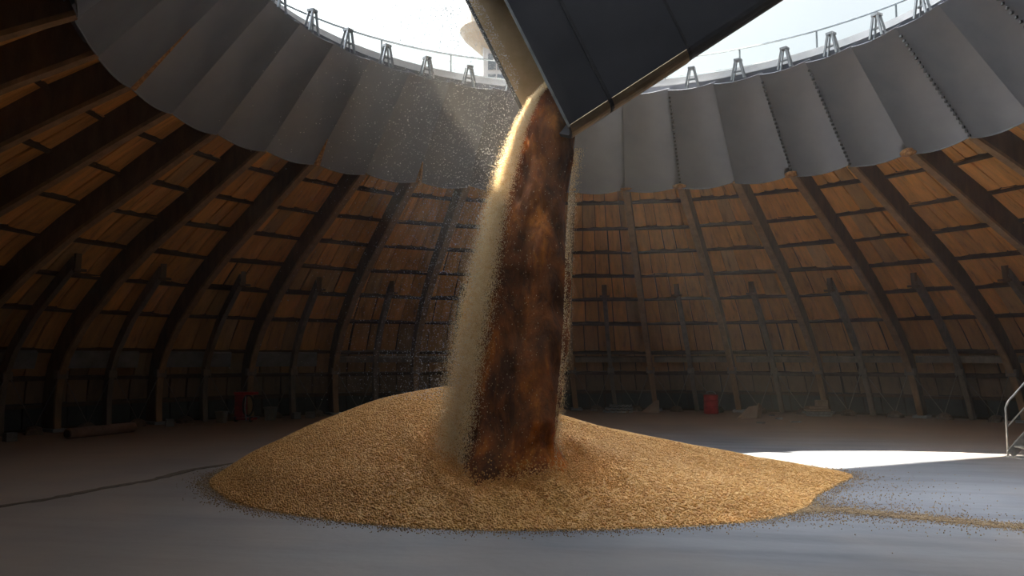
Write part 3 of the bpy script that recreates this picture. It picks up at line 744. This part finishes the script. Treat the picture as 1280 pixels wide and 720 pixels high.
# torn cardboard box
c = onfloor(938, 523); o = thing('cardboard_box', 'torn open cardboard box lying right of the red drum', 'box', c)
mb = MB(); mb.hexa([c+Vector(p) for p in ((-.42,-.1,0),(.2,-.1,0),(.25,.3,0),(-.35,.3,0),(-.05,-.02,.36),(.22,-.02,.40),(.25,.2,.40),(.02,.2,.36))]); mb.build('slanted_side', M['card'], o)
mb = MB(); mb.bar(c+Vector((.24,-.12,0)), c+Vector((.3,.0,.44)), .03, .3); mb.build('standing_flap', M['card'], o)
mb = MB(); mb.box(c+Vector((-.1,-.24,.02)), (.5,.22,.02), rz(.2)); mb.build('fallen_flap', M['card'], o)
# stack of boards
c = onfloor(1024, 521); o = thing('board_stack', 'stack of grey-brown boards lying between cardboard box and right ribs', 'board stack', c)
for i, (w, z) in enumerate(((.75,.05),(.85,.13),(.72,.21),(.62,.29))):
    mb = MB(); mb.box(c+Vector((-.02*i,.1,z)), (w,.5,.065), rz(.08*(i-1))); mb.build('board', M['card'] if i > 1 else M['block'], o, bevel=.008)
mb = MB(); mb.box(c+Vector((.12,.25,.42)), (.34,.25,.2), rz(.2)); tag(mb.build('wooden_block', M['card'], origin=c+Vector((.12,.25,.32)), bevel=.01), 'brown block resting on the stack of boards', 'block')
# flakes of debris
for i, (px, py, s_) in enumerate(((950,529,.16),(975,524,.12),(995,528,.13),(965,520,.1))):
    c = onfloor(px, py); mb = MB(); rr = random.Random(i+50); k = 6
    b_ = [c+Vector((math.cos(a)*s_*rr.uniform(.6,1.2), math.sin(a)*s_*rr.uniform(.6,1.2), 0)) for a in (2*PI*j/k for j in range(k))]
    mb.sweep([b_, [p+Vector((0,0,.03+.02*rr.random())) for p in b_]])
    tag(mb.build('debris_flake', M['block'], origin=c), ['largest flat debris flake in front of the cardboard box','small debris flake right of the cardboard box','debris flake just left of the board stack','tiny debris flake behind the others near cardboard box'][i], 'debris', 'debris flakes by the cardboard box')
# red hose trolley
c = onfloor(258, 521); o = thing('hose_trolley', 'red upright hose trolley standing by the left wall', 'trolley', c)
mb = MB(); mb.box(c+Vector((-.16,0,.46)), (.26,.3,.66)); mb.build('cabinet', M['red_dark'], o, bevel=.02)
mb = MB(); mb.box(c+Vector((0,0,.83)), (.62,.34,.08)); mb.build('top_rail', M['red'], o, bevel=.015)
mb = MB(); mb.tube([c+Vector((.14,0,.48))+Vector((math.cos(a)*.17,-.12,math.sin(a)*.3)) for a in (2*PI*j/24 for j in range(25))], .03, 7); mb.build('hose_loop', M['rubber'], o, smooth=True)
mb = MB(); mb.tube([c+Vector((.10,-.2,.75)), c+Vector((.09,-.22,.4)), c+Vector((.16,-.24,.03))], .02, 6); mb.build('lance', M['steel'], o)
mb = MB(); mb.box(c+Vector((0,-.02,.09)), (.6,.34,.06)); mb.build('base_plate', M['red_dark'], o, bevel=.01)
for x in (-.24,.24):
    mb = MB(); mb.tube([c+Vector((x-.03,-.12,.08)), c+Vector((x+.03,-.12,.08))], .08, 16); mb.build('wheel', M['rubber'], o)
# grey bins
for (px, py, w, h, lab) in ((291,519,.30,.36,'grey tapered bin right beside the red hose trolley'), (226,523,.26,.3,'grey tapered bin left of the red hose trolley')):
    c = onfloor(px, py); o = thing('utility_bin', lab, 'bin', c, 'grey bins by the hose trolley'); mb = MB()
    mb.sweep([[c+Vector((x*w*s_, y*w*s_, z)) for x, y in ((-.5,-.5),(.5,-.5),(.5,.5),(-.5,.5))] for z, s_ in ((0,.8),(h,1))]); mb.build('bin_body', M['tin'], o, bevel=.015)
    mb = MB(); mb.box(c+Vector((0,0,h+.02)), (w*1.1,w*1.1,.04)); mb.build('rim', M['block'], o, bevel=.01)
for px, py, lab in ((324,517,'small concrete block at the foot of a left rib, nearest trolley'), (180,530,'concrete block behind the right end of the canvas roll'), (343,516,'small concrete block left of the mound by the wall'), (12,552,'concrete block in the shadows at the far left')):
    c = onfloor(px, py); mb = MB(); mb.box(c+Vector((0,0,.1)), (.24,.2,.2), rz(px*.1)); tag(mb.build('concrete_block', M['block'], origin=c, bevel=.012), lab, 'block', 'concrete blocks along the left wall')
# rolled canvas
a, b_ = onfloor(84, 549), onfloor(166, 540); rr_ = .125; a.z = b_.z = rr_
o = thing('canvas_roll', 'long brown canvas roll lying on the floor at far left', 'roll', (a+b_)/2-Vector((0,0,rr_)))
mb = MB(); mb.tube([a.lerp(b_, t) for t in (0,.1,.3,.5,.7,.9,1)], [rr_*s_ for s_ in (1,.985,1,.97,1,.985,1)], 24); mb.build('rolled_cloth', M['log'], o, smooth=False)
tt = (b_-a).normalized()
for e_, s_ in ((a,-1),(b_,1)):
    mb = MB(); mb.tube([e_+tt*s_*.001, e_+tt*s_*.03], rr_*.72, 20); mb.build('roll_core', M['log_end'], o)
# stairs at the right edge
c = onfloor(1259, 571); o = thing('metal_stairs', 'open metal staircase with pipe handrails at the right edge', 'stairs', c)
dir_ = Vector((.93,.18,0)).normalized(); sd = Vector((-dir_.y, dir_.x, 0))
def st_(l, s_, z): return c+dir_*l+sd*s_+Vector((0,0,z))
rise, run, nst = .2, .19, 14
for s_ in (-.86,-.06):
    mb = MB(); mb.bar(st_(.03,s_,.06), st_(.03+run*nst,s_,.06+rise*nst), .04, .17, up=Vector((0,0,1))); mb.build('stringer', M['stair'], o)
    mb = MB(); q = s_-.03 if s_ < -.4 else s_+.03
    mb.tube([st_(.0,q,0), st_(0,q,.93), st_(.06,q,1.05), st_(.06+run*nst,q,1.05+rise*nst)], .02, 8); mb.build('handrail', M['stair'], o, smooth=True)
    mb = MB(); mb.tube([st_(-.0,q,.55), st_(run*nst,q,.55+rise*nst)], .014, 8); mb.build('mid_rail', M['stair'], o, smooth=True)
    mb = MB(); mb.tube([st_(run*nst,q,0), st_(run*nst,q,1.0+rise*nst)], .025, 8); mb.build('rail_post', M['stair'], o)
for i in range(1, nst+1):
    mb = MB(); mb.box(st_(.03+run*i-.02,-.46,rise*i), (.22,.76,.035), rz(math.atan2(dir_.y, dir_.x))); mb.build('tread', M['stair'], o, bevel=.006)
mb = MB(); mb.bar(st_(-.04,-.46,.012), st_(.12,-.46,.012), .95, .024); mb.build('foot_plate', M['stair'], o)

# ---------------------------------------------------------------- unseen slab added high above to shape the sunlight
SUN = Vector((-.677, .23, 1.0))             # direction towards the sun per metre of height
ZD = 19.0
def sky(x, y): return Vector((x+SUN.x*ZD, y+SUN.y*ZD))       # floor point -> mask point under the same ray
g = globals().get
def maskpoly(mb, poly):
    n0 = len(mb.v); k = len(poly)
    q = [sky(*p) for p in poly]
    mb.v += [(p.x, p.y, ZD) for p in q]+[(p.x, p.y, ZD+.6) for p in q]
    mb.f += [tuple(n0+i for i in range(k)), tuple(n0+k+i for i in reversed(range(k)))]+[(n0+i, n0+(i+1) % k, n0+k+(i+1) % k, n0+k+i) for i in range(k)]
mb = MB()
WX0, WX1 = .15, 2.15   # where sun through the gap left in the added mask lands
XL, XR, YF = -3.4, 12.5, -9.5
def yb(x): return float(np.interp(x, [-4, 1.0, 1.6, 2.6, 6.2, 13], [3.6, 2.95, 1.6, 1.15, 3.75, 7.2]))
maskpoly(mb, [(XL,YF),(WX0,YF),(WX0,yb(WX0)),(XL,yb(XL))])
HC = lambda x: -3.38
HW = .40; HE = .2
maskpoly(mb, [(WX0,YF),(WX1,YF),(WX1,HC(WX1)-HE),(WX0,HC(WX0)-HW)])
maskpoly(mb, [(WX0,HC(WX0)+HW),(WX1,HC(WX1)+HE),(WX1,yb(WX1)),(1.0,yb(1.0)),(WX0,yb(WX0))])
maskpoly(mb, [(WX1,YF),(XR,YF),(XR,yb(XR)),(6.2,yb(6.2)),(2.6,yb(2.6)),(WX1,yb(WX1))])
tag(mb.build('sun_mask', M['shell']), kind='structure')
mb = MB()
for x, y in ((XL+.5,YF+.5),(XR-.5,YF+.5),(XR-.5,yb(XR)-1.5),(XL+.5,yb(XL)-.8)):  # legs added under the unseen sun mask
    q = sky(x, y)
    if q.length < 11: continue
    mb.box((q.x, q.y, ZD/2), (.6,.6,ZD))
if mb.v: tag(mb.build('mask_legs_1', M['block']), kind='structure')

# dusty air inside the dome
mb = MB(); mb.sweep([[Vector((math.cos(a)*10.5-.5, math.sin(a)*9.6+.3, z)) for a in (2*PI*j/32 for j in range(32))] for z in (.02, 8.3)])
hz_ = mb.build('dust_haze', M['dust']); tag(hz_, 'faint dusty haze hanging in the air of the dome', 'haze', kind='stuff')
m = bpy.data.materials.new('dust_haze'); m.use_nodes = True; nd, lk = m.node_tree.nodes, m.node_tree.links; nd.remove(nd['Principled BSDF'])
vp = N(nd, 'ShaderNodeVolumePrincipled'); vp.inputs['Color'].default_value = (.9,.82,.7,1); vp.inputs['Density'].default_value = .0024; vp.inputs['Anisotropy'].default_value = .25
lk.new(vp.outputs[0], nd['Material Output'].inputs['Volume']); hz_.data.materials[0] = m
mb = MB(); pc = at(580, 170, 11.2); rings = []
for i in range(1, 16):
    b_ = PI*i/16; rings.append([pc+Vector((math.cos(a)*math.sin(b_)*1.6-.45*math.cos(b_), math.sin(a)*math.sin(b_)*1.2, 2.2*math.cos(b_))) for a in (2*PI*j/24 for j in range(24))])
mb.sweep(rings); hp = mb.build('dust_cloud', M['dust']); tag(hp, 'thin sunlit dust cloud at upper left of the falling grain', 'dust cloud', kind='stuff')
m = bpy.data.materials.new('dust_cloud'); m.use_nodes = True; nd, lk = m.node_tree.nodes, m.node_tree.links; nd.remove(nd['Principled BSDF'])
vp = N(nd, 'ShaderNodeVolumePrincipled'); vp.inputs['Color'].default_value = (.95,.85,.68,1); vp.inputs['Density'].default_value = .03; vp.inputs['Anisotropy'].default_value = .3
lk.new(vp.outputs[0], nd['Material Output'].inputs['Volume']); hp.data.materials[0] = m
# ---------------------------------------------------------------- light
w = bpy.data.worlds.new('sky'); sc.world = w; w.use_nodes = True; nd, lk = w.node_tree.nodes, w.node_tree.links
bg = nd['Background']; tc = N(nd, 'ShaderNodeTexCoord')
sx = N(nd, 'ShaderNodeSeparateXYZ'); lk.new(tc.outputs['Generated'], sx.inputs[0])
r = ramp(nd, [(0, (.16,.16,.17)), (.02, (.86,.88,.89)), (.35, (.78,.87,.91)), (.5, (.95,1.02,1.1)), (.75, (2.5,2.7,3.0))]); lk.new(sx.outputs['Z'], r.inputs[0])
dt = N(nd, 'ShaderNodeVectorMath', operation='DOT_PRODUCT'); dt.inputs[1].default_value = SUN.normalized(); lk.new(tc.outputs['Generated'], dt.inputs[0])
mr = N(nd, 'ShaderNodeMapRange'); mr.interpolation_type = 'SMOOTHSTEP'
mr.inputs['From Min'].default_value = .62; mr.inputs['From Max'].default_value = 1.0; mr.inputs['To Min'].default_value = 1.0; mr.inputs['To Max'].default_value = 4.5
lk.new(dt.outputs['Value'], mr.inputs['Value'])
ml = N(nd, 'ShaderNodeMix', data_type='RGBA', blend_type='MULTIPLY'); ml.inputs[0].default_value = 1
lk.new(r.outputs[0], ml.inputs[6]); lk.new(mr.outputs[0], ml.inputs[7]); d2 = N(nd, 'ShaderNodeVectorMath', operation='DOT_PRODUCT'); d2.inputs[1].default_value = (-.9,.44,0); lk.new(tc.outputs['Generated'], d2.inputs[0])
r2 = ramp(nd, [(.15, (.05,.05,.055)), (.38, (.5,.5,.5)), (.5, (.95,.95,.95)), (.62, (1,1,1)), (.95, (1.7,1.66,1.6))]); m3 = N(nd, 'ShaderNodeMath', operation='MULTIPLY_ADD'); m3.inputs[1].default_value = .5; m3.inputs[2].default_value = .5
lk.new(d2.outputs['Value'], m3.inputs[0]); lk.new(m3.outputs[0], r2.inputs[0])
m4 = N(nd, 'ShaderNodeMix', data_type='RGBA', blend_type='MULTIPLY'); m4.inputs[0].default_value = 1
lk.new(ml.outputs[2], m4.inputs[6]); lk.new(r2.outputs[0], m4.inputs[7]); lk.new(m4.outputs[2], bg.inputs[0]); bg.inputs[1].default_value = 1.0
sl = bpy.data.lights.new('sun', 'SUN'); so = bpy.data.objects.new('sun', sl); COL.objects.link(so)
sl.energy = 36; sl.angle = math.radians(.6); sl.color = (1,.93,.8)
so.rotation_euler = SUN.to_track_quat('Z', 'Y').to_euler(); so.location = (-20, 8, 40)

vs_ = sc.view_settings; sc.display_settings.display_device = 'sRGB'; vs_.view_transform = 'Standard'; vs_.look = 'None'; vs_.gamma = 1; vs_.exposure = .12; vs_.use_curve_mapping = False
sc.cycles.max_bounces = 8; sc.cycles.diffuse_bounces = 5; sc.cycles.use_denoising = True
